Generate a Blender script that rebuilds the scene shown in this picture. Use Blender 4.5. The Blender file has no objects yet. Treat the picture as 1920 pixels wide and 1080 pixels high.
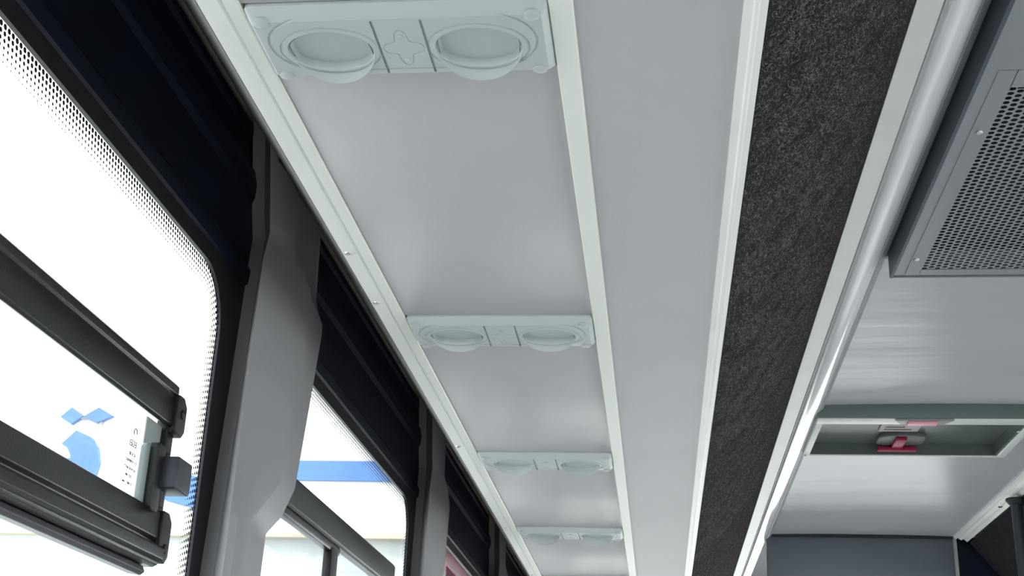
import bpy, bmesh, math, random
import numpy as np
from mathutils import Vector, Matrix
random.seed(7); rng = np.random.default_rng(11)
sc = bpy.context.scene
C = sc.collection
CZ = 1.25            # height of the camera above the bus floor; all z below are written relative to it

# ---------------------------------------------------------------- camera, sky, exposure
cam = bpy.data.cameras.new('camera'); cam_o = bpy.data.objects.new('camera', cam); C.objects.link(cam_o)
fwd = Vector((-.1132, .9226, .3689)); up0 = Vector((.0067, -.3709, .9286))
fwd.normalize(); right = fwd.cross(up0).normalized(); up = right.cross(fwd)
M = Matrix((right, up, -fwd)).transposed().to_4x4(); M.translation = (0, 0, CZ)
cam_o.matrix_world = M
cam.sensor_width = 36; cam.lens = 2400 / 1920 * 36; cam.clip_start = .02; cam.clip_end = 500
sc.camera = cam_o
w = bpy.data.worlds.new('overcast_sky'); sc.world = w; w.use_nodes = True
wn = w.node_tree; bg = wn.nodes['Background']
tc = wn.nodes.new('ShaderNodeTexCoord'); no = wn.nodes.new('ShaderNodeTexNoise'); no.inputs['Scale'].default_value = 1.6
no.inputs['Detail'].default_value = 3
cr = wn.nodes.new('ShaderNodeValToRGB')
cr.color_ramp.elements[0].position = .3; cr.color_ramp.elements[0].color = (.86, .93, 1, 1)
cr.color_ramp.elements[1].position = .7; cr.color_ramp.elements[1].color = (.97, 1, 1, 1)
wn.links.new(tc.outputs['Generated'], no.inputs['Vector']); wn.links.new(no.outputs[0], cr.inputs[0])
wn.links.new(cr.outputs[0], bg.inputs['Color']); bg.inputs['Strength'].default_value = 1.6
sun = bpy.data.lights.new('hazy_sun', 'SUN'); sun.energy = 2.2; sun.angle = math.radians(12); sun.color = (1, .97, .93)
sun_o = bpy.data.objects.new('hazy_sun', sun); C.objects.link(sun_o)
sun_o.rotation_euler = Vector((.62, -.45, .64)).to_track_quat('Z', 'Y').to_euler(); sun_o.location = (0, 0, 30)
vs = sc.view_settings
vs.view_transform = 'Standard'; vs.look = 'None'; vs.gamma = 1; vs.use_curve_mapping = False; vs.exposure = 1.38
sc.cycles.max_bounces = 14; sc.cycles.diffuse_bounces = 8; sc.cycles.glossy_bounces = 6; sc.cycles.transparent_max_bounces = 12
sc.cycles.sample_clamp_indirect = 6

# ---------------------------------------------------------------- helpers
def empty(name, loc, label=None, cat=None, group=None, kind=None):
    o = bpy.data.objects.new(name, None); C.objects.link(o); o.empty_display_size = .05
    o.location = (loc[0], loc[1], loc[2] + CZ)
    return tag(o, label, cat, group, kind)
def tag(o, label=None, cat=None, group=None, kind=None):
    if label: o['label'] = label
    if cat: o['category'] = cat
    if group: o['group'] = group
    if kind: o['kind'] = kind
    return o
def copy_tree(o, parent=None):
    c = o.copy(); C.objects.link(c); c.parent = parent
    for ch in list(o.children): copy_tree(ch, c)
    return c
class MB:
    def __init__(s): s.v = []; s.f = []; s.smooth = []
    def add(s, vs, fs, smooth=False):
        n = len(s.v); s.v += [tuple(p) for p in vs]; s.f += [tuple(i + n for i in f) for f in fs]; s.smooth += [smooth] * len(fs); return s
    def box(s, a, b):
        (x0, y0, z0), (x1, y1, z1) = a, b
        return s.add([(x0,y0,z0),(x1,y0,z0),(x1,y1,z0),(x0,y1,z0),(x0,y0,z1),(x1,y0,z1),(x1,y1,z1),(x0,y1,z1)],
              [(0,3,2,1),(4,5,6,7),(0,1,5,4),(1,2,6,5),(2,3,7,6),(3,0,4,7)])
    def prism(s, prof, y0, y1, smooth=False, ax='y', n=1):
        # closed profile of 2D points swept along an axis
        k = len(prof); vs = []
        for j in range(n + 1):
            t = y0 + (y1 - y0) * j / n
            for p, q in prof: vs.append({'y': (p, t, q), 'x': (t, p, q), 'z': (p, q, t)}[ax])
        fs = [tuple(range(k)), tuple(range(n * k + k - 1, n * k - 1, -1))]; s.add(vs, [])
        base = len(s.v) - len(vs)
        s.f += [tuple(base + i for i in f) for f in fs]; s.smooth += [False, False]
        for j in range(n):
            for i in range(k):
                a = base + j * k + i; b = base + j * k + (i + 1) % k
                s.f.append((a, a + k, b + k, b)); s.smooth.append(smooth)
        return s
    def tube(s, pts, r, n=8, cap=True, closed=False):
        pts = [Vector(p) for p in pts]; m = len(pts); vs = []; prev = None
        for i, p in enumerate(pts):
            if closed: d = pts[(i + 1) % m] - pts[i - 1]
            else: d = pts[min(i + 1, m - 1)] - pts[max(i - 1, 0)]
            d.normalize()
            if prev is None: u = d.orthogonal().normalized()
            else: u = (prev - d * prev.dot(d)).normalized()
            prev = u; v = d.cross(u); rr = r[i] if hasattr(r, '__len__') else r
            for k in range(n):
                a = 2 * math.pi * k / n; vs.append(p + u * rr * math.cos(a) + v * rr * math.sin(a))
        fs = []
        for i in range(m if closed else m - 1):
            for k in range(n):
                a = i * n + k; b = i * n + (k + 1) % n; c = ((i + 1) % m) * n
                fs.append((a, b, c + (k + 1) % n, c + k))
        s.add(vs, fs, True)
        if cap and not closed: s.add(vs[:n][::-1] + vs[-n:], [tuple(range(n)), tuple(range(n, 2 * n))])
        return s
    def lathe(s, prof, c=(0, 0, 0), axis='z', n=24, smooth=True, cap=True):
        vs = []; k = len(prof)
        for i in range(n):
            a = 2 * math.pi * i / n
            for r, h in prof:
                x, y = r * math.cos(a), r * math.sin(a)
                p = {'z': (x, y, h), 'y': (x, h, -y), 'x': (h, x, y)}[axis]
                vs.append((p[0] + c[0], p[1] + c[1], p[2] + c[2]))
        fs = []
        for i in range(n):
            for j in range(k - 1):
                a = i * k + j; b = ((i + 1) % n) * k + j; fs.append((a, b, b + 1, a + 1))
        s.add(vs, fs, smooth)
        n0 = len(s.v) - len(vs)
        for e in (0, k - 1):
            if cap and prof[e][0] > 1e-6: s.f.append(tuple(n0 + i * k + e for i in range(n))); s.smooth.append(False)
        return s
    def build(s, name, m, parent=None, loc=None, bevel=0, seg=2, kind=None, angle=35):
        me = bpy.data.meshes.new(name)
        vs = s.v if (parent or loc) else [(x, y, z + CZ) for x, y, z in s.v]
        me.from_pydata(vs, [], s.f); me.update()
        bm = bmesh.new(); bm.from_mesh(me); bmesh.ops.remove_doubles(bm, verts=bm.verts, dist=1e-6)
        bmesh.ops.recalc_face_normals(bm, faces=bm.faces)
        if bevel:
            es = [e for e in bm.edges if len(e.link_faces) == 2 and e.calc_face_angle(0) > math.radians(angle)]
            bmesh.ops.bevel(bm, geom=es, offset=bevel, segments=seg, profile=.6, affect='EDGES', clamp_overlap=True)
            for f in bm.faces: f.smooth = True
        bm.to_mesh(me); bm.free()
        if not bevel and len(me.polygons) == len(s.smooth):
            me.polygons.foreach_set('use_smooth', s.smooth)
        elif not bevel and any(s.smooth):
            for p in me.polygons: p.use_smooth = True
        if bevel or any(s.smooth): me.set_sharp_from_angle(angle=math.radians(40 if not bevel else 60))
        me.materials.append(m)
        o = bpy.data.objects.new(name, me); C.objects.link(o)
        if parent: o.parent = parent
        if loc: o.location = (loc[0], loc[1], loc[2] + (0 if parent else CZ))
        if kind: o['kind'] = kind
        return o

def mat(name, col, rough=.5, metal=0, var=0, vscale=8, bump=0, bscale=60, spec=.5, stretch=(1, 1, 1), col2=None, coat=0, bdist=.002):
    m = bpy.data.materials.new(name); m.use_nodes = True; nt = m.node_tree; p = nt.nodes['Principled BSDF']
    p.inputs['Base Color'].default_value = (*col, 1); p.inputs['Roughness'].default_value = rough
    p.inputs['Metallic'].default_value = metal; p.inputs['Specular IOR Level'].default_value = spec
    p.inputs['Coat Weight'].default_value = coat
    t = nt.nodes.new('ShaderNodeTexCoord'); mp = nt.nodes.new('ShaderNodeMapping'); mp.inputs['Scale'].default_value = stretch
    nt.links.new(t.outputs['Object'], mp.inputs['Vector'])
    if var or col2:
        n = nt.nodes.new('ShaderNodeTexNoise'); n.inputs['Scale'].default_value = vscale; n.inputs['Detail'].default_value = 5
        r = nt.nodes.new('ShaderNodeValToRGB'); r.color_ramp.elements[0].position = .32; r.color_ramp.elements[1].position = .68
        lo = col2 if col2 else tuple(c * (1 - var) for c in col); hi = col if col2 else tuple(min(1, c * (1 + var)) for c in col)
        r.color_ramp.elements[0].color = (*lo, 1); r.color_ramp.elements[1].color = (*hi, 1)
        nt.links.new(mp.outputs[0], n.inputs['Vector']); nt.links.new(n.outputs[0], r.inputs[0]); nt.links.new(r.outputs[0], p.inputs['Base Color'])
    if bump:
        n = nt.nodes.new('ShaderNodeTexNoise'); n.inputs['Scale'].default_value = bscale; n.inputs['Detail'].default_value = 4
        b = nt.nodes.new('ShaderNodeBump'); b.inputs['Strength'].default_value = bump; b.inputs['Distance'].default_value = bdist
        nt.links.new(mp.outputs[0], n.inputs['Vector']); nt.links.new(n.outputs[0], b.inputs['Height']); nt.links.new(b.outputs[0], p.inputs['Normal'])
    return m
def glass_mat(name, tint=(1, 1, 1), refl=.06, rough=.0):
    m = bpy.data.materials.new(name); m.use_nodes = True; nt = m.node_tree
    for n in list(nt.nodes):
        if n.type == 'BSDF_PRINCIPLED': nt.nodes.remove(n)
    out = [n for n in nt.nodes if n.type == 'OUTPUT_MATERIAL'][0]
    tr = nt.nodes.new('ShaderNodeBsdfTransparent'); tr.inputs[0].default_value = (*tint, 1)
    gl = nt.nodes.new('ShaderNodeBsdfGlossy'); gl.inputs['Roughness'].default_value = rough
    mx = nt.nodes.new('ShaderNodeMixShader'); fr = nt.nodes.new('ShaderNodeFresnel'); ge = nt.nodes.new('ShaderNodeNewGeometry'); mr = nt.nodes.new('ShaderNodeMapRange')
    mr.inputs['To Min'].default_value = 1.35; mr.inputs['To Max'].default_value = 1 / 1.35      # same fresnel on both faces of the thin pane
    nt.links.new(ge.outputs['Backfacing'], mr.inputs['Value']); nt.links.new(mr.outputs[0], fr.inputs[0])
    nt.links.new(fr.outputs[0], mx.inputs[0])
    nt.links.new(tr.outputs[0], mx.inputs[1]); nt.links.new(gl.outputs[0], mx.inputs[2]); nt.links.new(mx.outputs[0], out.inputs[0])
    return m

LAM = mat('grey_laminate', (.435, .43, .44), .42, var=.03, vscale=4, bump=.12, bscale=420, spec=.35)
VENT = mat('pale_green_grey_plastic', (.44, .49, .49), .38, bump=.05, bscale=300)
WHITE = mat('white_powder_coat', (.74, .77, .74), .35, var=.02, vscale=6)
ALU = mat('white_extrusion', (.78, .80, .78), .3, var=.03, vscale=9)
CARPET = mat('charcoal_carpet', (.030, .031, .034), .95, col2=(.016, .017, .021), vscale=60, bump=.9, bscale=900, spec=.15, bdist=.004)
FIBRE = mat('carpet_fibre', (.30, .305, .30), .6, col2=(.05, .052, .065), vscale=160, spec=.3)
NAVY = mat('navy_black_panel', (.0022, .0055, .019), .45, var=.25, vscale=5, spec=.3)
FRIT = mat('black_printed_glass', (.012, .013, .016), .35, spec=.3)
COVE = mat('dark_grey_trim', (.17, .172, .172), .75, bump=.5, bscale=900, bdist=.001)
PILLAR = mat('grey_moulded_plastic', (.25, .25, .255), .38, bump=.35, bscale=700, bdist=.0006, spec=.5)
BAR = mat('black_anodised_frame', (.007, .0075, .009), .30, spec=.45, bump=.15, bscale=300)
RUBBER = mat('black_rubber', (.010, .011, .012), .5)
LATCH = mat('dark_slate_plastic', (.030, .036, .048), .4)
LGREY = mat('grey_green_plate', (.26, .31, .30), .5)
STEEL = mat('screw_steel', (.62, .64, .64), .28, metal=1)
CEIL = mat('glossy_silver_laminate', (.46, .47, .50), .29, var=.03, vscale=2, bump=.6, bscale=2.6, stretch=(.3, 2.6, 1), bdist=.008, spec=.45)
TUBE = mat('opal_glossy_diffuser', (.90, .92, .94), .12, bump=.1, bscale=12, stretch=(6, .7, 6), bdist=.001, coat=.6)
SLATE = mat('shaded_slate_fascia', (.055, .075, .10), .45)  # slate tone with the shade of the box sides put into it
GRILLE = mat('grey_grille_sheet', (.24, .26, .28), .4, var=.03, vscale=5)
DARKHOLE = mat('dark_hole_backing', (.004, .005, .007), .9)
HATCHW = mat('hatch_white_plastic', (.62, .66, .65), .35)
HATCHD = mat('hatch_dark_recess', (.085, .105, .105), .35)
RED = mat('red_plastic', (.26, .003, .035), .4)
PINK = mat('pink_plastic', (.75, .33, .38), .4)
LABEL = mat('faded_label', (.42, .38, .38), .6)
INK = mat('dark_ink', (.05, .05, .05), .6)
BULK = mat('blue_grey_bulkhead', (.11, .13, .155), .35, var=.05, vscale=2)
FLOOR = mat('pale_vinyl_floor', (.52, .52, .51), .5, var=.1, vscale=12)
WALLP = mat('grey_wall_panel', (.30, .31, .32), .6)
GLASS = glass_mat('clear_window_glass', (.985, .99, 1))
GROUND = mat('pale_concrete', (.55, .55, .52), .9, var=.08, vscale=2)
FACADE = mat('white_painted_board', (.80, .80, .79), .6, var=.015, vscale=1.5)
FACADE2 = mat('pale_green_render', (.60, .66, .64), .8, var=.03, vscale=1.2)
BLUE = mat('blue_sign_paint', (.075, .19, .46), .5, var=.08, vscale=3)
GREYM = mat('grey_bracket', (.35, .35, .33), .6)
BEIGE = mat('beige_ledge', (.55, .49, .38), .7)
PINKFILM = glass_mat('pink_translucent_film', (.85, .62, .68), rough=.2)
REDFILM = glass_mat('dusty_red_film', (.50, .22, .28), rough=.2)

# ---------------------------------------------------------------- outside
g = MB().box((-60, -40, -2.3), (60, 60, -2.2)).build('ground', GROUND); tag(g, kind='structure')
b = empty('sign_wall', (-4.5, 9, -2.2), 'white painted building front with blue lettering seen through the windows', 'building')
def bl(x, y, z): return (x + 4.5, y - 9, z + 2.2)
MB().box(bl(-12, 9, 1.70), bl(-.9, 9.5, 3.6)).build('fascia_board', FACADE, b)
MB().box(bl(-12, 8.93, 1.665), bl(-.9, 9.5, 1.70)).build('ledge', BEIGE, b)
MB().box(bl(-12, 9.02, -2.2), bl(-.9, 9.5, 1.665)).build('lower_wall', FACADE2, b)
MB().box(bl(-3.0, 8.98, 2.09), bl(-.9, 9.0, 2.237)).build('blue_stripe', BLUE, b)
def flat_shape(name, pts, y0, y1, m, parent):
    mb = MB(); mb.prism([(x + 4.5, z + 2.2) for x, z in pts], y0 - 9, y1 - 9); return mb.build(name, m, parent)
dg = flat_shape('diamond_dot', [(-4.515, 2.555), (-4.42, 2.50), (-4.33, 2.565), (-4.435, 2.63)], 8.96, 9.0, BLUE, b)
flat_shape('diamond_dot', [(-4.33, 2.56), (-4.22, 2.51), (-4.10, 2.565), (-4.22, 2.63)], 8.96, 9.0, BLUE, b)
MB().box(bl(-4.40, 8.97, 2.545), bl(-4.25, 8.99, 2.562)).build('bracket', GREYM, b)
MB().box(bl(-4.215, 8.975, 2.30), bl(-4.185, 8.995, 2.53)).build('conduit', GREYM, b)
hook = [(-4.47, 2.345), (-4.37, 2.45), (-4.25, 2.40), (-4.18, 2.32), (-4.15, 2.20), (-4.17, 2.08), (-4.26, 1.98), (-4.42, 1.95), (-4.60, 2.02), (-4.66, 2.16),
        (-4.60, 2.235), (-4.38, 2.235), (-4.385, 2.26), (-4.42, 2.32)]
flat_shape('letter_hook', hook, 8.96, 9.0, BLUE, b)
arc = [(-3.72, 2.07), (-3.60, 2.095), (-3.45, 2.115), (-3.30, 2.09), (-3.15, 2.09), (-3.0, 2.09), (-3.0, 2.237), (-2.9, 2.237), (-2.88, 1.98), (-3.1, 1.90), (-3.35, 1.885), (-3.6, 1.93), (-3.72, 2.0)]
flat_shape('letter_stroke', [(-3.75, 2.03), (-3.62, 2.10), (-3.45, 2.12), (-3.28, 2.08), (-3.0, 2.09), (-2.95, 1.97), (-3.2, 1.89), (-3.4, 1.88), (-3.6, 1.93)], 8.96, 9.0, BLUE, b)

# ---------------------------------------------------------------- bus shell
XW = -.62
Y0, Y1 = -4.6, 8.2
PITCH = 1.47
def yopen(k): return (.33 + PITCH * k, 1.66 + PITCH * k)
floor = tag(MB().box((-.70, Y0, -1.30), (2.14, Y1, -1.25)).build('floor', FLOOR), kind='structure')
wl = tag(MB().box((-.70, Y0, -1.25), (-.622, Y1, -.40)).build('wall_left', WALLP), kind='structure')
up_prof = [(-.622, .702), (-.616, .706), (-.615, .728), (-.621, .738), (-.622, .833), (-.616, .843), (-.613, .862), (-.616, .881), (-.624, .888),
           (-.625, .930), (-.620, .936), (-.620, .948), (-.638, .955), (-.638, 1.12), (-.645, 1.12), (-.645, .960), (-.637, .960), (-.637, .702)]
MB().prism(up_prof, Y0, Y1).build('upper_panel', NAVY, wl).location.z = CZ
wr = tag(MB().box((2.062, Y0, -1.25), (2.14, Y1, -.40)).build('wall_right', WALLP), kind='structure')
MB().box((2.062, Y0, .70), (2.14, Y1, 1.12)).build('upper_panel', NAVY, wr).location.z = CZ
roof = tag(MB().box((-.648, Y0, 1.12), (2.14, Y1, 1.18)).build('roof_shell', NAVY), kind='structure')
# front and rear ends, each with a wide glazed opening
for nm, ya, yb in (('wall_front', Y1 - .06, Y1), ('wall_rear', Y0, Y0 + .06)):
    e = MB(); e.box((-.70, ya, -1.25), (2.14, yb, -.66)); e.box((-.70, ya, .75), (2.14, yb, 1.12))
    e.box((-.70, ya, -.66), (-.58, yb, .75)); e.box((2.02, ya, -.66), (2.14, yb, .75))
    tag(e.build(nm, NAVY), kind='structure')
def rrect(y0, y1, z0, z1, r, n=8):
    p = []
    for cy, cz, a0 in ((y1 - r, z1 - r, 0), (y0 + r, z1 - r, 90), (y0 + r, z0 + r, 180), (y1 - r, z0 + r, 270)):
        for i in range(n + 1):
            a = math.radians(a0 + 90 * i / n); p.append((cy + r * math.cos(a), cz + r * math.sin(a)))
    return p
def frit_mesh(mirror=False):
    # a ring around a rounded opening; local y from 0 (left edge of the opening) to 1.33
    mb = MB(); inn = rrect(0, 1.33, -.34, .678, .085); out = []
    for y, z in inn:
        cy, cz = (y - .665), (z - .169)
        out.append((max(-.070, min(1.40, y + (.3 if cy > 0 else -.3) )), 0))
    # outer ring: push each point to the outer rectangle along its own direction
    out = []
    for i, (y, z) in enumerate(inn):
        q = i // 9; j = i % 9; a = math.radians(q * 90 + 90 * j / 8)
        oy = 1.40 if q in (0, 3) else -.07; oz = .704 if q in (0, 1) else -.402
        if (q == 0 and j < 4) or (q == 3 and j > 4) or (q == 1 and j > 4) or (q == 2 and j < 4): out.append((oy, z))
        elif j == 4: out.append((oy, oz))
        else: out.append((y, oz))
    n = len(inn); vs = []
    for x in (0, -.006):
        vs += [(x, y, z) for y, z in inn] + [(x, y, z) for y, z in out]
    fs = []
    for i in range(n):
        j = (i + 1) % n
        fs += [(i, j, n + j, n + i), (2 * n + i, 3 * n + i, 3 * n + j, 2 * n + j), (i, 2 * n + i, 2 * n + j, j), (n + i, n + j, 3 * n + j, 3 * n + i)]
    mb.add(vs, fs); return mb
def dots_mesh():
    mb = MB(); 
    for row in range(6):
        off = .0085 + .0068 * row; r = max(.0009, .0036 - .00050 * row)
        path = rrect(off, 1.33 - off, -.34 + off, .678 - off, .085 - off if off < .08 else .01, 10)
        path.append(path[0]); acc = 0; step = .0082; nxt = step * (.5 if row % 2 else 0)
        for a, c in zip(path, path[1:]):
            L = math.dist(a, c)
            while nxt <= acc + L and L > 0:
                t = (nxt - acc) / L; y = a[0] + (c[0] - a[0]) * t; z = a[1] + (c[1] - a[1]) * t
                mb.add([(0, y + r * math.cos(k * math.pi / 3), z + r * math.sin(k * math.pi / 3)) for k in range(6)], [tuple(range(6))])
                nxt += step
            acc += L
    return mb
proto = {}
num = 1
for side in (0, 1):
    for k in (0, 1, 2, 3, 4, -1, -2, -3):
        y0, y1 = yopen(k)
        x = XW if side == 0 else 2.06
        e = empty('window_%d' % num, (x, y0, 0), kind='structure'); num += 1
        if side: e.rotation_euler = (0, 0, math.pi); e.location.y = y1
        if not proto:
            proto['f'] = frit_mesh().build('frit_border', FRIT, e)
            proto['d'] = dots_mesh().build('frit_dots', FRIT, e, kind='stuff'); proto['d'].location = (-.0015, 0, 0)
            proto['g'] = MB().box((-.012, -.07, -.40), (-.0065, 1.40, .703)).build('glass_pane', GLASS, e)
        else:
            for q in 'fdg':
                if q == 'd' and (side or k < 0): continue
                c = proto[q].copy(); C.objects.link(c); c.parent = e
MB().box((-.58, Y1 - .04, -.66), (2.02, Y1 - .034, .75)).build('windscreen', GLASS)['kind'] = 'structure'
MB().box((-.58, Y0 + .03, -.66), (2.02, Y0 + .036, .75)).build('rear_glass', GLASS)['kind'] = 'structure'

# cove panel between the wall top and the rack edge
tag(MB().prism([(-.4105, .652), (-.4085, .668), (-.612, .985), (-.636, .985), (-.636, .960), (-.618, .958)], Y0, 6.5).build('trim_1', COVE), kind='structure')

# ---------------------------------------------------------------- ceiling
def ceil_prof():
    pts = []
    for i in range(13):
        t = i / 12; x = .375 + .80 * t
        pts.append((x, .955 - .006 * (2 * t - 1) ** 2))
    return pts + [(1.175, .99), (.375, .99)]
ce = tag(MB().prism(ceil_prof(), Y0, 4.90, smooth=False, n=1).build('ceiling', CEIL), kind='structure')
for p in ce.data.polygons: p.use_smooth = True
ce.data.set_sharp_from_angle(angle=math.radians(25))

# ---------------------------------------------------------------- left luggage rack
VY = [.1445, .9395, 1.7345, 2.5245, 3.294, 4.070, 4.85]        # near edges of the vents
VD = .1145; RY0, RY1 = -1.4, 6.4
rack = empty('luggage_rack', (0, 2.5, .65), 'long grey overhead luggage rack with white edge trims and charcoal carpet side', 'luggage rack')
def rk(mb, name, m, **k):
    mb.v = [(x, y - 2.5, z - .65) for x, y, z in mb.v]; return mb.build(name, m, rack, **k)
rail = rk(MB().prism([(-.409, .651), (-.4075, .6495), (-.3885, .6495), (-.3875, .6515), (-.3855, .6515), (-.3835, .6475), (-.3715, .6485), (-.3700, .650), (-.3700, .664), (-.409, .664)], RY0, RY1), 'edge_rail', WHITE)
edges = [RY0] + [v for y in VY[1:6] for v in (y - .0015, y + VD + .0015)] + [RY1]
for a, c in zip(edges[0::2], edges[1::2]):
    rk(MB().box((-.3695, a, .6512), (-.094, c, .662)), 'underside_panel', LAM, bevel=.0006, seg=1)
rk(MB().prism([(-.0945, .6535), (-.0940, .6478), (-.0930, .6470), (-.0735, .6470), (-.0725, .6478), (-.0720, .6535)], RY0, RY1), 'joint_strip', WHITE)
rk(MB().box((-.0725, RY0, .6512), (.0785, RY1, .662)), 'aisle_side_panel', LAM)
rk(MB().prism([(.0760, .6510), (.0764, .6480), (.0840, .6465), (.0858, .6440), (.0885, .6435), (.0905, .6455), (.0960, .6470), (.0975, .6490), (.0980, .662), (.0760, .662)], RY0, RY1, smooth=False), 'aisle_edge_trim', ALU)
# rack body above the underside (top tray and outer box)
rk(MB().box((-.408, RY0, .690), (.10, RY1, .70)), 'tray', LAM)
# carpeted aisle face, gently bulged
def carpet_pt(t):
    x = .0982 + (.318 - .0982) * t; z = .652 + (.926 - .652) * t; b_ = .012 * math.sin(math.pi * t)
    return x + b_ * .78, z - b_ * .62
cp = [carpet_pt(i / 14) for i in range(15)]
cprof = cp + [(x - .012, z + .010) for x, z in reversed(cp)]
mbp = MB().prism(cprof, RY0, RY1, smooth=True)
cf = rk(mbp, 'carpet_lining', CARPET)
# carpet pile: short curled fibres
def fibres(n, ya, yb, tmax, lenr, wid):
    t = rng.beta(1.25, 2.0, n) * tmax; y = ya + (yb - ya) * rng.random(n)
    x0 = .0982 + .2198 * t; z0 = .652 + .274 * t; b_ = .012 * np.sin(np.pi * t); x0 = x0 + b_ * .78; z0 = z0 - b_ * .62
    keep = (np.sin(x0 * 83 + 3 * np.sin(y * 11)) + np.sin(y * 29 + 4 * np.sin(x0 * 31)) + np.sin(y * 71 - x0 * 47)) > rng.normal(-1.5, 1.8, n)     # worn and fluffier patches
    t, y, x0, z0 = t[keep], y[keep], x0[keep], z0[keep]; n = len(t)
    nrm = np.array([.784, 0, -.62]); T = np.array([.62, 0, .784]); Yv = np.array([0, 1, 0])
    nrm = np.array([.784, 0, -.62])
    a = rng.random(n) * 2 * np.pi; L = lenr * (.5 + rng.random(n)); k = rng.normal(0, 1.1, n)
    P = np.stack([x0, y, z0], 1); pts = [P + nrm * .0002]
    lift = rng.random(n) * .0022
    for i in (1, 2, 3):
        a = a + k * .6; d = np.cos(a)[:, None] * T + np.sin(a)[:, None] * Yv
        P = P + d * (L / 3)[:, None]; pts.append(P + nrm * (lift * (.5 if i != 2 else 1.0) + .0003)[:, None])
    wv = (wid * (.6 + .6 * rng.random(n)))[:, None]
    side = -np.sin(a)[:, None] * T + np.cos(a)[:, None] * Yv
    V = np.empty((n, 8, 3))
    for i in range(4):
        V[:, 2 * i] = pts[i] - side * wv * (1 if i < 3 else .3); V[:, 2 * i + 1] = pts[i] + side * wv * (1 if i < 3 else .3)
    base = (np.arange(n) * 8)[:, None]
    F = np.concatenate([base + np.array([[2 * i, 2 * i + 1, 2 * i + 3, 2 * i + 2]]) for i in range(3)], 1).reshape(-1)
    return V.reshape(-1, 3), F
Vs, Fs, nv = [], [], 0
for args in ((26000, .92, 1.7, 1.0, .0062, .00022), (22000, 1.7, 2.6, 1.0, .006, .00024), (15000, 2.6, 3.8, 1.0, .006, .0003), (8000, 3.8, 6.0, 1.0, .006, .0004)):
    V, F = fibres(*args); Vs.append(V); Fs.append(F + nv); nv += len(V)
V = np.concatenate(Vs); F = np.concatenate(Fs); V[:, 1] -= 2.5; V[:, 2] -= .65
me = bpy.data.meshes.new('carpet_pile'); me.vertices.add(len(V)); me.vertices.foreach_set('co', V.astype(np.float32).ravel())
me.loops.add(len(F)); me.loops.foreach_set('vertex_index', F.astype(np.int32)); nf = len(F) // 4
me.polygons.add(nf); me.polygons.foreach_set('loop_start', np.arange(0, 4 * nf, 4, dtype=np.int32)); me.update(calc_edges=True); me.validate()
me.materials.append(FIBRE)
pile = bpy.data.objects.new('carpet_pile', me); C.objects.link(pile); pile.parent = cf; pile['kind'] = 'stuff'
# screws in the window-side rail
screw_proto = None
def screw(parent, loc, r=.0048, h=.0028, axis='z'):
    global screw_proto
    mb = MB(); mb.lathe([(r, 0), (r, -.0006), (r * .85, -h * .7), (r * .5, -h), (0, -h * 1.05)], n=16)
    mb.box((-r * .7, -.0005, -h * 1.25), (r * .7, .0005, -h * .9))
    o = mb.build('screw', STEEL, parent); o.location = loc; return o
s0 = None
for y in (.30, 1.498, 1.678, 2.478, 3.306, 4.05, 4.9):
    if s0 is None: s0 = screw(rail, (-.4, y - 2.5, -.0003), .0055)
    else: c = s0.copy(); C.objects.link(c); c.parent = rail; c.location = (-.400, y - 2.5, -.0003)

# ---------------------------------------------------------------- air vents
def capsule(a, r, n=14, cy=0):
    p = []
    for i in range(n + 1): t = -math.pi / 2 + math.pi * i / n; p.append((a + r * math.cos(t), cy + r * math.sin(t)))
    for i in range(n + 1): t = math.pi / 2 + math.pi * i / n; p.append((-a + r * math.cos(t), cy + r * math.sin(t)))
    return p
def mesh_to_obj(mb, m):
    o = mb.build('cutter', m, loc=(0, 0, 0)); o.location = (0, 0, 0); return o
def boolean(o, cutters):
    for c in cutters:
        md = o.modifiers.new('b', 'BOOLEAN'); md.operation = 'DIFFERENCE'; md.object = c; md.solver = 'EXACT'
    dg_ = bpy.context.evaluated_depsgraph_get(); dg_.update()
    nm = bpy.data.meshes.new_from_object(o.evaluated_get(dg_)); o.modifiers.clear()
    for c in cutters:
        cm = c.data; bpy.data.objects.remove(c); bpy.data.meshes.remove(cm)
    o.data = nm; nm.set_sharp_from_angle(angle=math.radians(30))
    return o
HB = .011   # how far the housing stands below the rack
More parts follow.
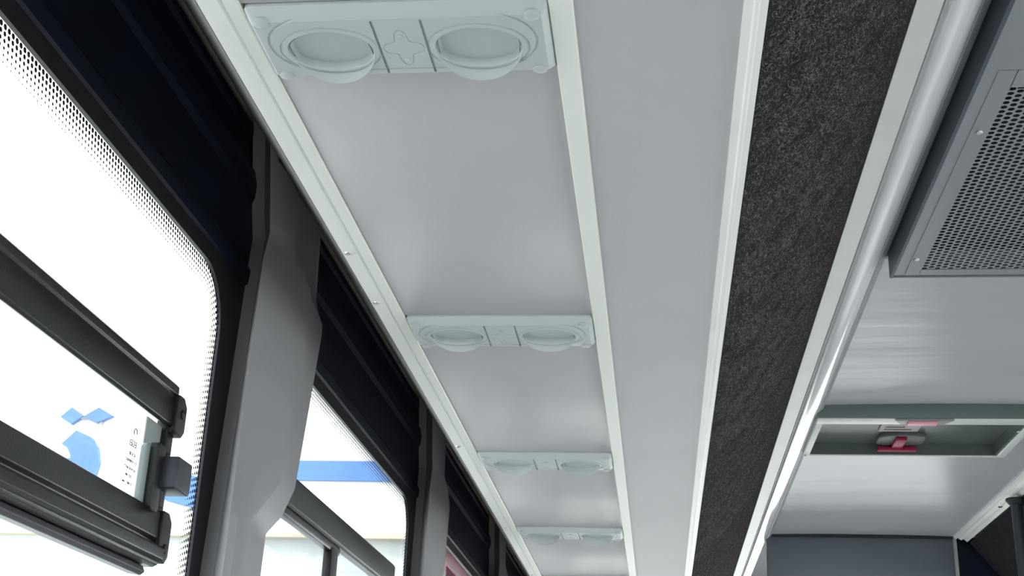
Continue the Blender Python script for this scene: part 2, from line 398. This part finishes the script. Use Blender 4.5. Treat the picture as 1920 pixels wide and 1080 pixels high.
def make_vent():
    root = empty('air_vent', (-.2315, VY[1] + VD / 2, .65)); EY = .80
    hw, hd = .1370, VD / 2
    mb = MB()
    def ring(w_, d_, z, r=.006):
        return [(x, y, z) for x, y in [(p[0], p[1]) for p in rrect(-w_, w_, -d_, d_, r, 4)]]
    rs = [ring(hw, hd, .032), ring(hw, hd, -.001), ring(hw - .003, hd - .006, -.0075), ring(hw - .006, hd - .0115, -HB)]
    n = len(rs[0]); vs = [p for r_ in rs for p in r_]; fs = [tuple(range(n))[::-1], tuple(range(3 * n, 4 * n))]
    for k in range(3):
        for i in range(n): fs.append((k * n + i, k * n + (i + 1) % n, (k + 1) * n + (i + 1) % n, (k + 1) * n + i))
    mb.add(vs, fs)
    h = mb.build('housing', VENT, root); 
    LX, LY, LR = .0695, .0035, .0425
    cut = []
    # louvre wells
    for s in (-1, 1): 
        cy = MB().lathe([(0, .026), (LR, .026), (LR, -.05), (0, -.05)], n=48); cy.v = [(x + s * LX, y * EY + LY, z) for x, y, z in cy.v]
        cut.append(mesh_to_obj(cy, VENT))
    # capsule groove, ring grooves, bar slots, fleuron groove
    cap = [(x, y, -HB) for x, y in capsule(.081, .0435, 18, -.006)]
    cut.append(mesh_to_obj(MB().tube(cap, .0015, 6, closed=True), VENT))
    for s in (-1, 1):
        ring_ = [(s * LX + .0470 * math.cos(2 * math.pi * i / 48), LY + .0470 * EY * math.sin(2 * math.pi * i / 48), -HB) for i in range(48)]
        cut.append(mesh_to_obj(MB().tube(ring_, .0009, 6, closed=True), VENT))
    fl = []
    for i in range(64):
        a = 2 * math.pi * i / 64; rr = .0165 + .0052 * math.cos(4 * a) ; sy = 1.45 if math.sin(a) ** 2 > .5 else 1.45
        fl.append((rr * math.cos(a) * .88, .002 + rr * math.sin(a) * 1.35, -HB))
    cut.append(mesh_to_obj(MB().tube(fl, .0007, 6, closed=True), VENT))
    for s in (-1, 1):
        cut.append(mesh_to_obj(MB().box((s * .0225 - .0012, -.043, -HB - .004), (s * .0225 + .0012, .045, -HB + .003)), VENT))
    h.location = (0, 0, 0); root_loc = root.location.copy(); root.location = (0, 0, 0); h.parent = None
    boolean(h, cut); h.parent = root; root.location = root_loc
    # raised centre plaque with its own bosses
    for by in (-.0175, .0215):
        MB().lathe([(.0028, -HB + .001), (.0028, -HB - .0008), (.0018, -HB - .0014), (0, -HB - .0014)], n=14).build('emblem_boss', VENT, root).location = (0, by, 0)
    # corner screw caps
    for sx, sy in ((-1, -1), (1, -1), (-1, 1), (1, 1)):
        c = MB().lathe([(.0072, -HB + .002), (.0072, -HB - .0006), (.0062, -HB - .0012), (.0, -HB - .0018)], n=20)
        o = c.build('screw_cap', VENT, root); o.location = (sx * .1225, sy * .0445, 0)
    for s in (-1, 1):
        rg = MB().lathe([(LR + .0030, -HB + .0005), (LR + .0028, -HB - .0008), (LR - .0014, -HB - .0010), (LR - .0020, -HB - .0004), (LR - .0020, .024), (LR + .0006, .024), (LR + .0030, -HB + .0005)], n=56, cap=False)
        rg.v = [(x, y * EY, z) for x, y, z in rg.v]
        r_o = rg.build('louvre_ring', VENT, root); r_o.location = (s * LX, LY, 0)
        # flap: a shallow cup with straight-sided floor, its far rim standing below the ring
        kk = 56; A_ = [2 * math.pi * i / kk for i in range(kk)]
        def fl_(rx, ry, flat, z): return [(max(-flat, min(flat, rx * math.cos(a))), ry * math.sin(a) + .0035, z) for a in A_]
        def rim(rx, ry, dz): return [(rx * math.cos(a), ry * math.sin(a) + .0015, -.0085 - .0115 * max(0, math.sin(a)) + dz + .006 * max(0, -math.sin(a))) for a in A_]
        loops = [fl_(.0395, .0322, .0352, -.0030), fl_(.0400, .0328, .0360, -.0045), fl_(.0403, .0333, .0364, -.0088), fl_(.0406, .0337, .0369, -.0090), fl_(.0406, .0338, .0371, -.0072), rim(.0396, .0400, .0014), rim(.0397, .0403, -.0004), rim(.0403, .0409, -.0007), rim(.0406, .0412, .0003), fl_(.0414, .0345, .040, .004)]
        fe = MB(); vs = [p for l in loops for p in l]; fs = [tuple(range(kk)), tuple(range(9 * kk, 10 * kk))[::-1]]
        for q in range(9):
            for i in range(kk): fs.append((q * kk + i, q * kk + (i + 1) % kk, (q + 1) * kk + (i + 1) % kk, (q + 1) * kk + i))
        fe.add(vs, fs, True)
        f = fe.build('louvre_flap', VENT, root); f.location = (s * LX, LY, 0); f.data.set_sharp_from_angle(angle=math.radians(24))
    return root
v0 = make_vent()
VL = ['largest and nearest twin-louvre air vent under the rack, at the top of the view',
      'second twin-louvre air vent along the rack, halfway down its underside',
      'third twin-louvre air vent along the rack, louvre flaps drooping half open',
      'fourth and smallest visible twin-louvre air vent near the bottom of the view',
      'fifth air vent farthest along the rack, right at the bottom edge']
for i, y in enumerate(VY[1:6]):
    o = v0 if i == 0 else copy_tree(v0)
    o.location = (-.2315, y + VD / 2, .65 + CZ)
    tag(o, VL[i], 'air vent', 'air vents along the rack underside')
    fl = [c for c in o.children if c.name.startswith('louvre_flap')]
    for j, c in enumerate(fl):
        a = [(0, -1), (0, 0), (-4, -12), (-12, -11), (-10, -10)][i][j]
        c.rotation_euler = (math.radians(a), 0, math.radians([-4, 3][j] if i == 0 else 0))

# ---------------------------------------------------------------- light strip between carpet and ceiling
ls = empty('light_strip', (.36, 2.5, .93), 'long white aluminium light channel with a glossy opal diffuser between carpet and ceiling', 'light strip')
def lsx(mb, name, m, **k):
    mb.v = [(x - .36, y - 2.5, z - .93) for x, y, z in mb.v]; return mb.build(name, m, ls, **k)
lsx(MB().prism([(.3185, .931), (.3195, .9285), (.352, .9275), (.3535, .930), (.3535, .945), (.3185, .945)], RY0, RY1), 'channel', ALU)
dp = []
for i in range(15):
    a = math.pi * (1.02 + .92 * i / 14); dp.append((.3775 + .0225 * math.cos(a), .932 + .013 * math.sin(a)))
dp += [(.400, .9535), (.355, .9535)]
lsx(MB().prism(dp, RY0, RY1, smooth=True), 'diffuser', TUBE)
lsx(MB().prism([(.4000, .9300), (.4015, .929), (.4145, .9400), (.416, .9545), (.400, .9545)], RY0, 4.86), 'outer_lip', mat('grey_lip', (.30, .32, .33), .35))

# ---------------------------------------------------------------- air conditioning return grille
ac = empty('ceiling_grille', (.75, 1.5, .95), 'grey perforated air return grille box with shade-darkened slate sides on the ceiling', 'air grille')
def acx(mb, name, m, **k):
    mb.v = [(x - .75, y - 1.5, z - .95) for x, y, z in mb.v]; return mb.build(name, m, ac, **k)
AX0, AX1, AY0, AY1, AZ = .424, 1.02, .20, 2.212, .90
acx(MB().box((.4185, AY0, .8985), (AX0, AY1, .9535)), 'side_fascia', SLATE)
acx(MB().box((AX1, AY0, .8985), (AX1 + .0055, AY1, .9535)), 'side_fascia', SLATE)
acx(MB().box((AX0, AY1 - .004, .8985), (AX1, AY1, .9535)), 'end_fascia', GRILLE)
acx(MB().box((AX0, AY0, .8985), (AX1, AY0 + .004, .9535)), 'end_fascia', GRILLE)
acx(MB().box((.4185, AY1, .9440), (AX1 + .0055, AY1 + .018, .9535)), 'rear_flange', GRILLE)
# border sheet around the perforated insert
GX0, GX1, GY0, GY1 = .4665, .975, 1.50, 2.176
fr = MB()
fr.box((AX0, AY0, .9000), (GX0, AY1 - .010, .9020)); fr.box((GX1, AY0, .9000), (AX1, AY1 - .010, .9020))
fr.box((GX0, GY1, .9000), (GX1, AY1 - .010, .9020)); fr.box((GX0, AY0, .9000), (GX1, GY0 + .04, .9020))
acx(fr, 'border_sheet', GRILLE)
acx(MB().box((.4425, GY0 - .001, .8988), (GX0 + .001, AY1 - .016, .9000)).box((GX0, GY1 - .002, .8988), (GX1, AY1 - .016, .9000)).box((GX0, GY0 - .001, .8988), (GX1, GY0 + .042, .9000)), 'door_frame', GRILLE)
acx(MB().box((AX0, AY0, .950), (AX1, AY1 - .01, .953)), 'dark_backing', DARKHOLE)  # black sheet: the darkness behind the holes is put into its colour
# perforated sheet: real holes, hexagonal on a staggered grid
def perf(x0, x1, y0, y1, px, py, rx_, ry_, z):
    vs, fs = [], []; nx = int(round((x1 - x0) / px)); ny = int(round((y1 - y0) / py))
    for i in range(nx):
        for j in range(ny):
            cx = x0 + (i + .5) * px; cy = y0 + (j + .5 + (.5 if i % 2 else 0)) * py
            n = len(vs); hx, hy = px / 2, py / 2
            vs += [(cx + a, cy + b_, z) for a, b_ in [(-hx, -hy), (0, -hy), (hx, -hy), (hx, 0), (hx, hy), (0, hy), (-hx, hy), (-hx, 0)]]
            vs += [(cx + rx_ * math.cos(math.radians(225 + 45 * k)), cy + ry_ * math.sin(math.radians(225 + 45 * k)), z) for k in range(8)]
            fs += [(n + k, n + (k + 1) % 8, n + 8 + (k + 1) % 8, n + 8 + k) for k in range(8)]
    return vs, fs
vs_, fs_ = perf(GX0, GX1, 1.542, GY1 - .004, .0113, .0122, .0049, .0044, .9002)
mbg = MB(); 
cxs = [((v[0]), v[1], v[2]) for v in vs_]
mbg.add(cxs, fs_)
pg = acx(mbg, 'perforated_sheet', GRILLE)
for (x, y) in ((.4545, 1.664), (.4505, 2.125), (.985, 1.664), (.985, 2.125)):
    o = screw(ac, (x - .75, y - 1.5, .8988 - .95), .0052, .003)

# ---------------------------------------------------------------- roof hatch
ht = empty('roof_hatch', (.66, 3.4, .95), 'white framed emergency roof hatch with red handle and label in the ceiling', 'roof hatch')
def hx(mb, name, m, **k):
    mb.v = [(x - .66, y - 3.4, z - .95) for x, y, z in mb.v]; return mb.build(name, m, ht, **k)
HX0, HX1, HY0, HY1, HZ = .400, .945, 3.19, 3.575, .915
hx(MB().box((HX0, HY0, HZ + .002), (HX1, HY0 + .006, .955)), 'near_skirt', mat('hatch_skirt_shade', (.13, .165, .16), .45), bevel=.001)  # shade on the white frame's near side is put into the skirt colour
f = MB(); f.box((HX0, HY0 + .004, HZ), (HX1, HY0 + .055, HZ + .010)); f.box((HX0, HY1 - .012, HZ), (HX1, HY1, .955))
f.box((HX0, HY0 + .05, HZ), (HX0 + .018, HY1 - .01, .955)); f.box((HX1 - .022, HY0 + .05, HZ), (HX1, HY1 - .01, .955))
hx(f, 'frame', HATCHW, bevel=.0025)
hx(MB().box((HX0 + .018, HY0 + .05, .9495), (HX1 - .022, HY1 - .012, .9545)), 'recess_panel', HATCHD)
iw = MB(); iw.box((HX0 + .018, HY1 - .017, HZ + .003), (HX1 - .022, HY1 - .012, .950)); iw.box((HX1 - .030, HY0 + .05, HZ + .003), (HX1 - .022, HY1 - .012, .950))
hx(iw, 'inner_wall', HATCHD)
# curved inner lip behind the near bar
lp = []
for i in range(17):
    t = i / 16; lp.append((.445 + .375 * t, HY0 + .055 + .020 * math.sin(math.pi * t) ** .5))
lip = MB().prism(lp + [(.82, HY0 + .045), (.445, HY0 + .045)], HZ + .006, HZ + .012, ax='z')
hx(lip, 'finger_lip', HATCHW)
hx(MB().prism([(.590, HY0 + .002), (.735, HY0 + .002), (.715, HY0 + .040), (.610, HY0 + .040)], HZ - .004, HZ + .001, ax='z'), 'catch_plate', mat('catch_grey', (.25, .28, .27), .4), bevel=.001)
hx(MB().box((.622, HY0 + .004, HZ - .010), (.695, HY0 + .030, HZ - .004)), 'red_catch', PINK, bevel=.002)
lb = hx(MB().box((.585, 3.32, .9455), (.688, 3.42, .9490)), 'instruction_label', LABEL)
for q, (a, c_) in enumerate(((3.345, .075), (3.372, .05), (3.395, .07))):
    o = MB().box((.598 - .66, a - 3.4, .9450 - .95), (.598 + c_ - .66, a + .008 - 3.4, .9455 - .95)).build('printed_line', INK, lb)
hold = []
for i in range(24):
    a = 2 * math.pi * i / 24; hold.append((.655 + .062 * max(-.8, min(.8, math.cos(a))) / .8, 3.485 + .055 * math.sin(a)))
hx(MB().prism(hold, .937, .9495, ax='z'), 'handle_cup', mat('cup_grey', (.12, .13, .13), .4), bevel=.002)
rh = hx(MB().box((.635, 3.44, .927), (.664, 3.545, .937)).box((.600, 3.528, .922), (.705, 3.548, .934)), 'red_handle', RED, bevel=.002)
for (x, y) in ((.392, 3.56), (.900, 3.30)):
    screw(ht, (x + .015 - .66, y - 3.4, HZ - .95 - .0005), .004)

# ---------------------------------------------------------------- front bulkhead and right side
bk = MB(); bk.box((.40, 4.90, .790), (1.083, 4.93, .99))
bk = bk.build('bulkhead', BULK, bevel=.004); tag(bk, 'blue grey upright bulkhead panel closing the front of the ceiling', 'panel')
tag(MB().box((1.092, 4.95, -1.25), (2.06, 4.99, 1.10)).build('glare_block', NAVY), 'added dark panel cutting windscreen glare, beyond the grab pole at the right front', 'panel')  # added dark panel, keeps the windscreen's reflection off the ceiling
tag(MB().box((1.079, 4.885, .775), (1.090, 4.94, .952)).build('trim_3', GREYM), kind='structure')
tag(MB().box((.38, 4.885, .944), (1.10, 4.905, .9545)).build('trim_2', RUBBER), kind='structure')
rr = empty('right_luggage_rack', (1.4, 2.5, .65)); rr.name = 'luggage_rack'
tag(rr, 'dark luggage rack on the right side below the silver ceiling, with ribbed edge rail', 'luggage rack')
def rx(mb, name, m, **k):
    mb.v = [(x - 1.4, y - 2.5, z - .65) for x, y, z in mb.v]; return mb.build(name, m, rr, **k)
rp = [(1.078, .955), (1.079, .944), (1.088, .940), (1.093, .946), (1.099, .941), (1.107, .936), (1.112, .942), (1.118, .938), (1.127, .930), (1.134, .936), (1.134, .955)]
rx(MB().prism(rp, RY0, 4.88), 'ribbed_rail', WHITE)
rx(MB().prism([(1.134, .928), (1.36, .65), (1.372, .655), (1.146, .938)], RY0, 4.88), 'carpet_lining', CARPET)
rx(MB().box((1.37, RY0, .651), (1.90, 4.88, .662)), 'underside_panel', LAM)
rl = rx(MB().box((1.895, RY0, .648), (1.91, 4.88, .66)), 'edge_rail', WHITE)
for y in (2.9, 3.6, 4.30):
    o = MB().lathe([(.006, 0), (.006, -.003), (0, -.004)], n=12).build('rail_screw', RUBBER, rr); o.location = (1.108 - 1.4, y - 2.5, .938 - .65)
# dark grab pole
gp = empty('grab_pole', (1.113, 4.13, -1.25), 'dark vertical grab pole at the right edge, below the ribbed rail', 'pole')
MB().tube([(0, 0, 0), (0, 0, 2.168)], .0165, 20).build('pole', mat('dark_painted_tube', (.035, .042, .058), .3), gp)
MB().lathe([(.030, 0), (.030, -.006), (.022, -.018), (.0165, -.02)], (0, 0, 2.176), n=24).build('ceiling_flange', RUBBER, gp)
MB().lathe([(.035, 0), (.035, .006), (.022, .016), (.0165, .018)], n=24).build('floor_flange', RUBBER, gp)

# ---------------------------------------------------------------- pillar covers
zl = [-1.24, .10, .255, .341, .360, .387, .442, .494, .60, .72, .77, .80, .829, .894, .975]
def interp(tab, z):
    tab = sorted(tab); 
    return float(np.interp(z, [t[0] for t in tab], [t[1] for t in tab]))
PA = [(-1.24, 1.700), (.262, 1.700), (.483, 1.722), (.70, 1.741), (.786, 1.752), (.82, 1.735), (.936, 1.697), (.98, 1.690)]
PB = [(-1.24, 1.652), (.255, 1.652), (.603, 1.661), (.72, 1.667), (.77, 1.684), (.895, 1.640), (.98, 1.630)]
PC = [(-1.24, 1.725), (.30, 1.725), (.341, 1.727), (.426, 1.847), (.715, 1.918), (.758, 1.905), (.785, 1.800), (.894, 1.774), (.98, 1.76)]
PD = [(-1.24, 1.868), (.292, 1.868), (.352, 1.872), (.393, 1.944), (.449, 2.000), (.502, 2.014), (.775, 2.080), (.80, 2.088), (.90, 2.080), (.98, 2.07)]
zs = sorted(set([-1.24, 0, .2] + [t[0] for T_ in (PA, PB, PC, PD) for t in T_] + [i * .02 + .26 for i in range(36)]))
mbp = MB(); 
for z in zs:
    a, b_, c_, d_ = (interp(T_, z) for T_ in (PA, PB, PC, PD))
    b2 = (b_ * .6 + a * .4) if False else b_
    xf = -.575 if z < .74 else -.575
    wk = min(1, max(0, (z - .75) / .08)); wk = wk * wk * (3 - 2 * wk); wg = .020 * wk
    row = [(-.621, a), (-.600, a - .004), (-.583, a * .35 + b_ * .65), (xf, b_ + .010), (-.5665, b_ * .75 + c_ * .25), (-.563, (b_ + c_) / 2), (-.5625, b_ * .25 + c_ * .75), (-.5645, c_ - .004), (-.568, c_), (-.586 - wg, (d_ - .006) * (1 - wk) + (c_ + .012) * wk), (-.592 - wg, d_), (-.604 - wg * .3, d_ + .004), (-.621, d_ + .006)]
    mbp.v += [(x, y, z) for x, y in row]
k = 13
for i in range(len(zs) - 1):
    for j in range(k - 1):
        mbp.f.append((i * k + j, i * k + j + 1, (i + 1) * k + j + 1, (i + 1) * k + j)); mbp.smooth.append(True)
n_ = len(zs) - 1
mbp.f += [tuple(range(k)), tuple(n_ * k + j for j in range(k))[::-1]]; mbp.smooth += [False, False]
mbp.v = [(x + .60, y - 1.74, z + 1.25) for x, y, z in mbp.v]
pc0 = empty('pillar_cover', (-.60, 1.74, -1.25))
pcm = mbp.build('cover_moulding', PILLAR, pc0)
pcm.data.set_sharp_from_angle(angle=math.radians(20))
PLAB = ['large grey moulded pillar cover nearest the view, between the first and second windows',
        'second grey pillar cover, just beyond the window with the blue stripe',
        'third grey pillar cover, mostly hidden behind the second one beside the rack',
        'farthest grey pillar cover, a dark sliver beside the white rail']
for i in range(4):
    o = pc0 if i == 0 else copy_tree(pc0)
    o.location = (-.60, 1.74 + PITCH * i, 0)
    tag(o, PLAB[i], 'pillar cover', 'pillar covers between the windows')
for i in (-1, -2): pass

# ---------------------------------------------------------------- hopper window frames
hw = empty('hopper_window', (-.60, 1.0, .24), 'black framed opening hopper window with a latch, low across the nearest window', 'window frame')
def hp(mb, name, m, parent=hw, **k):
    mb.v = [(x + .60, y - 1.0, z - .24) for x, y, z in mb.v]; return mb.build(name, m, parent, **k)
# top rail: two stepped faces
hp(MB().prism([(-.616, .470), (-.604, .468), (-.598, .462), (-.5975, .452), (-.600, .4495), (-.5985, .447), (-.5985, .412), (-.603, .409), (-.612, .414), (-.616, .430)], .34, 1.487), 'top_rail', BAR, bevel=.0012)
hp(MB().prism([(-.614, .306), (-.604, .306), (-.597, .302), (-.5965, .272), (-.601, .268), (-.601, .263), (-.590, .262), (-.586, .258), (-.586, .246), (-.592, .243), (-.592, .240), (-.598, .237), (-.620, .237)], .34, 1.478), 'bottom_rail', BAR, bevel=.0012)
hp(MB().prism([(-.621, .240), (-.603, .236), (-.600, .229), (-.605, .225), (-.621, .227)], .34, 1.462), 'drip_sill', mat('lighter_black_sill', (.05, .048, .055), .4), bevel=.001)  # sill colour a little lighter than the black rails
hp(MB().box((-.618, 1.478, .262), (-.603, 1.500, .448)), 'side_rail', BAR, bevel=.0015)
hp(MB().box((-.612, 1.430, .306), (-.6105, 1.478, .409)), 'glass_edge_strip', mat('grey_edge', (.30, .34, .33), .4))
hp(MB().box((-.6135, .36, .300), (-.6115, 1.478, .415)), 'glass_pane', GLASS)
for z0_, z1_ in ((.404, .452), (.248, .306)):
    hp(MB().prism([(1.482, z0_), (1.503, z0_ - .003), (1.512, z0_ + .006), (1.512, z1_ - .010), (1.500, z1_), (1.482, z1_)], -.612, -.594, ax='x'), 'corner_bracket', RUBBER, bevel=.002)
for z0_ in (.430, .262):
    o = MB().lathe([(.006, 0), (.006, .003), (.004, .0045), (0, .0045)], axis='x', n=16); hp(o, 'pivot_cap', RUBBER).location = (.005, 1.497 - 1.0, z0_ - .24)
hw2 = [c for c in hw.children if c.name.startswith('pivot_cap')]
for o in hw2:
    o.data.transform(Matrix.Translation((-.60, 1.0, .24)))
lt = hp(MB().prism([(1.416, .304), (1.420, .299), (1.432, .297), (1.436, .302), (1.436, .371), (1.432, .376), (1.421, .374), (1.416, .369)], -.608, -.600, ax='x'), 'latch', LGREY, bevel=.002)
hp(MB().prism([(1.427, .300), (1.431, .296), (1.447, .296), (1.452, .302), (1.452, .371), (1.447, .377), (1.431, .377), (1.427, .372)], -.602, -.590, ax='x'), 'latch_gasket', RUBBER, parent=hw, bevel=.0015)
hp(MB().box((-.603, 1.456, .305), (-.590, 1.468, .372)), 'latch_body', RUBBER, bevel=.003)
hp(MB().box((-.600, 1.445, .325), (-.570, 1.492, .364)), 'latch_handle', LATCH, bevel=.002)
hp(MB().box((-.590, 1.489, .330), (-.573, 1.501, .357)), 'latch_catch', RUBBER, bevel=.0015)
# maker's print on the pane, read from outside
def text_mesh(txt, size, m, name, parent, mw):
    cu = bpy.data.curves.new(name, 'FONT'); cu.body = txt; cu.size = size; cu.extrude = .0002; cu.align_x = 'CENTER'; cu.align_y = 'CENTER'
    t = bpy.data.objects.new('t', cu); C.objects.link(t); dg_ = bpy.context.evaluated_depsgraph_get(); dg_.update()
    me_ = bpy.data.meshes.new_from_object(t.evaluated_get(dg_)); bpy.data.objects.remove(t)
    me_.name = name; me_.materials.clear(); me_.materials.append(m); me_.transform(mw)
    o = bpy.data.objects.new(name, me_); C.objects.link(o); o.parent = parent; return o
# text plane: x of the text runs towards -y, so it reads mirrored from inside
TM = Matrix(((0, 0, 1, 0), (-1, 0, 0, 0), (0, 1, 0, 0), (0, 0, 0, 1)))
def tpl(y, z): return Matrix.Translation((-.6112 + .60, y - 1.0, z - .24)) @ TM
pr = text_mesh('EGEI', .0105, INK, 'printed_marking', hw, tpl(1.402, .367))
for q, (txt, sz) in enumerate((('43 R-00', .0058), ('E17 TEMPERED', .0050), ('AS2 M120 SAFETY', .0044), ('DOT 484', .0046), ('TS 1005 - 5 mm', .0044))):
    text_mesh(txt, sz, INK, 'printed_line', hw, tpl(1.404 - .001 * q, .355 - .0085 * q))
ringm = MB().tube([(-.0112, 1.404 - 1.0 + .0045 * math.cos(a * .3), .3815 - .24 + .0045 * math.sin(a * .3)) for a in range(-1, 14)], .0006, 5)
ringm.build('printed_mark', INK, hw)

sw = empty('sliding_window', (-.60, 2.4, .24), 'plain black sliding window frame across the second window behind the pillar', 'window frame')
def sx(mb, name, m, **k):
    mb.v = [(x + .60, y - 2.4, z - .24) for x, y, z in mb.v]; return mb.build(name, m, sw, **k)
sx(MB().prism([(-.620, .484), (-.604, .482), (-.600, .476), (-.600, .432), (-.604, .428), (-.620, .428)], 1.84, 2.905), 'top_rail', mat('grey_black_frame', (.020, .022, .023), .35), bevel=.0012)
sx(MB().prism([(-.620, .428), (-.606, .428), (-.604, .422), (-.606, .412), (-.620, .412)], 1.84, 2.40), 'inner_rail', BAR, bevel=.001)
sx(MB().box((-.620, 2.335, .20), (-.604, 2.385, .420)), 'mullion', BAR, bevel=.002)
sx(MB().box((-.620, 2.885, .20), (-.602, 2.905, .430)), 'side_rail', BAR, bevel=.001)
sx(MB().box((-.618, 1.84, .180), (-.602, 2.905, .215)), 'bottom_rail', BAR, bevel=.001)
sx(MB().box((-.6145, 1.84, .21), (-.6125, 2.89, .43)), 'glass_pane', GLASS)

# sticker on the third window
st = empty('window_sticker', (-.6195, 4.0, .64), 'pink and red sticker along the top of the third window', 'sticker')
MB().box((-.0022, -.30, -.035), (-.0012, .50, .030)).build('pink_film', PINKFILM, st)
MB().box((-.0012, -.26, -.012), (-.0004, .12, -.004)).build('grey_border', GREYM, st)
MB().box((-.0012, -.26, -.120), (-.0004, .06, -.020)).build('red_panel', REDFILM, st)
MB().box((-.0022, -.30, -.14), (-.0012, .10, -.035)).build('pale_film', glass_mat('pale_film', (.85, .78, .80), rough=.2), st)

# loose cable behind the pillar top
cb = MB().tube([(-.567, 1.672, .880), (-.556, 1.682, .866), (-.55, 1.694, .858), (-.549, 1.712, .8545), (-.549, 1.733, .853), (-.549, 1.762, .853), (-.55, 1.791, .855), (-.55, 1.835, .862), (-.55, 1.881, .874), (-.556, 1.92, .888), (-.562, 1.95, .900)], .0018, 8)
cb = cb.build('loose_cable', RUBBER); tag(cb, 'thin black loose cable hanging at the top of the nearest pillar cover', 'cable')
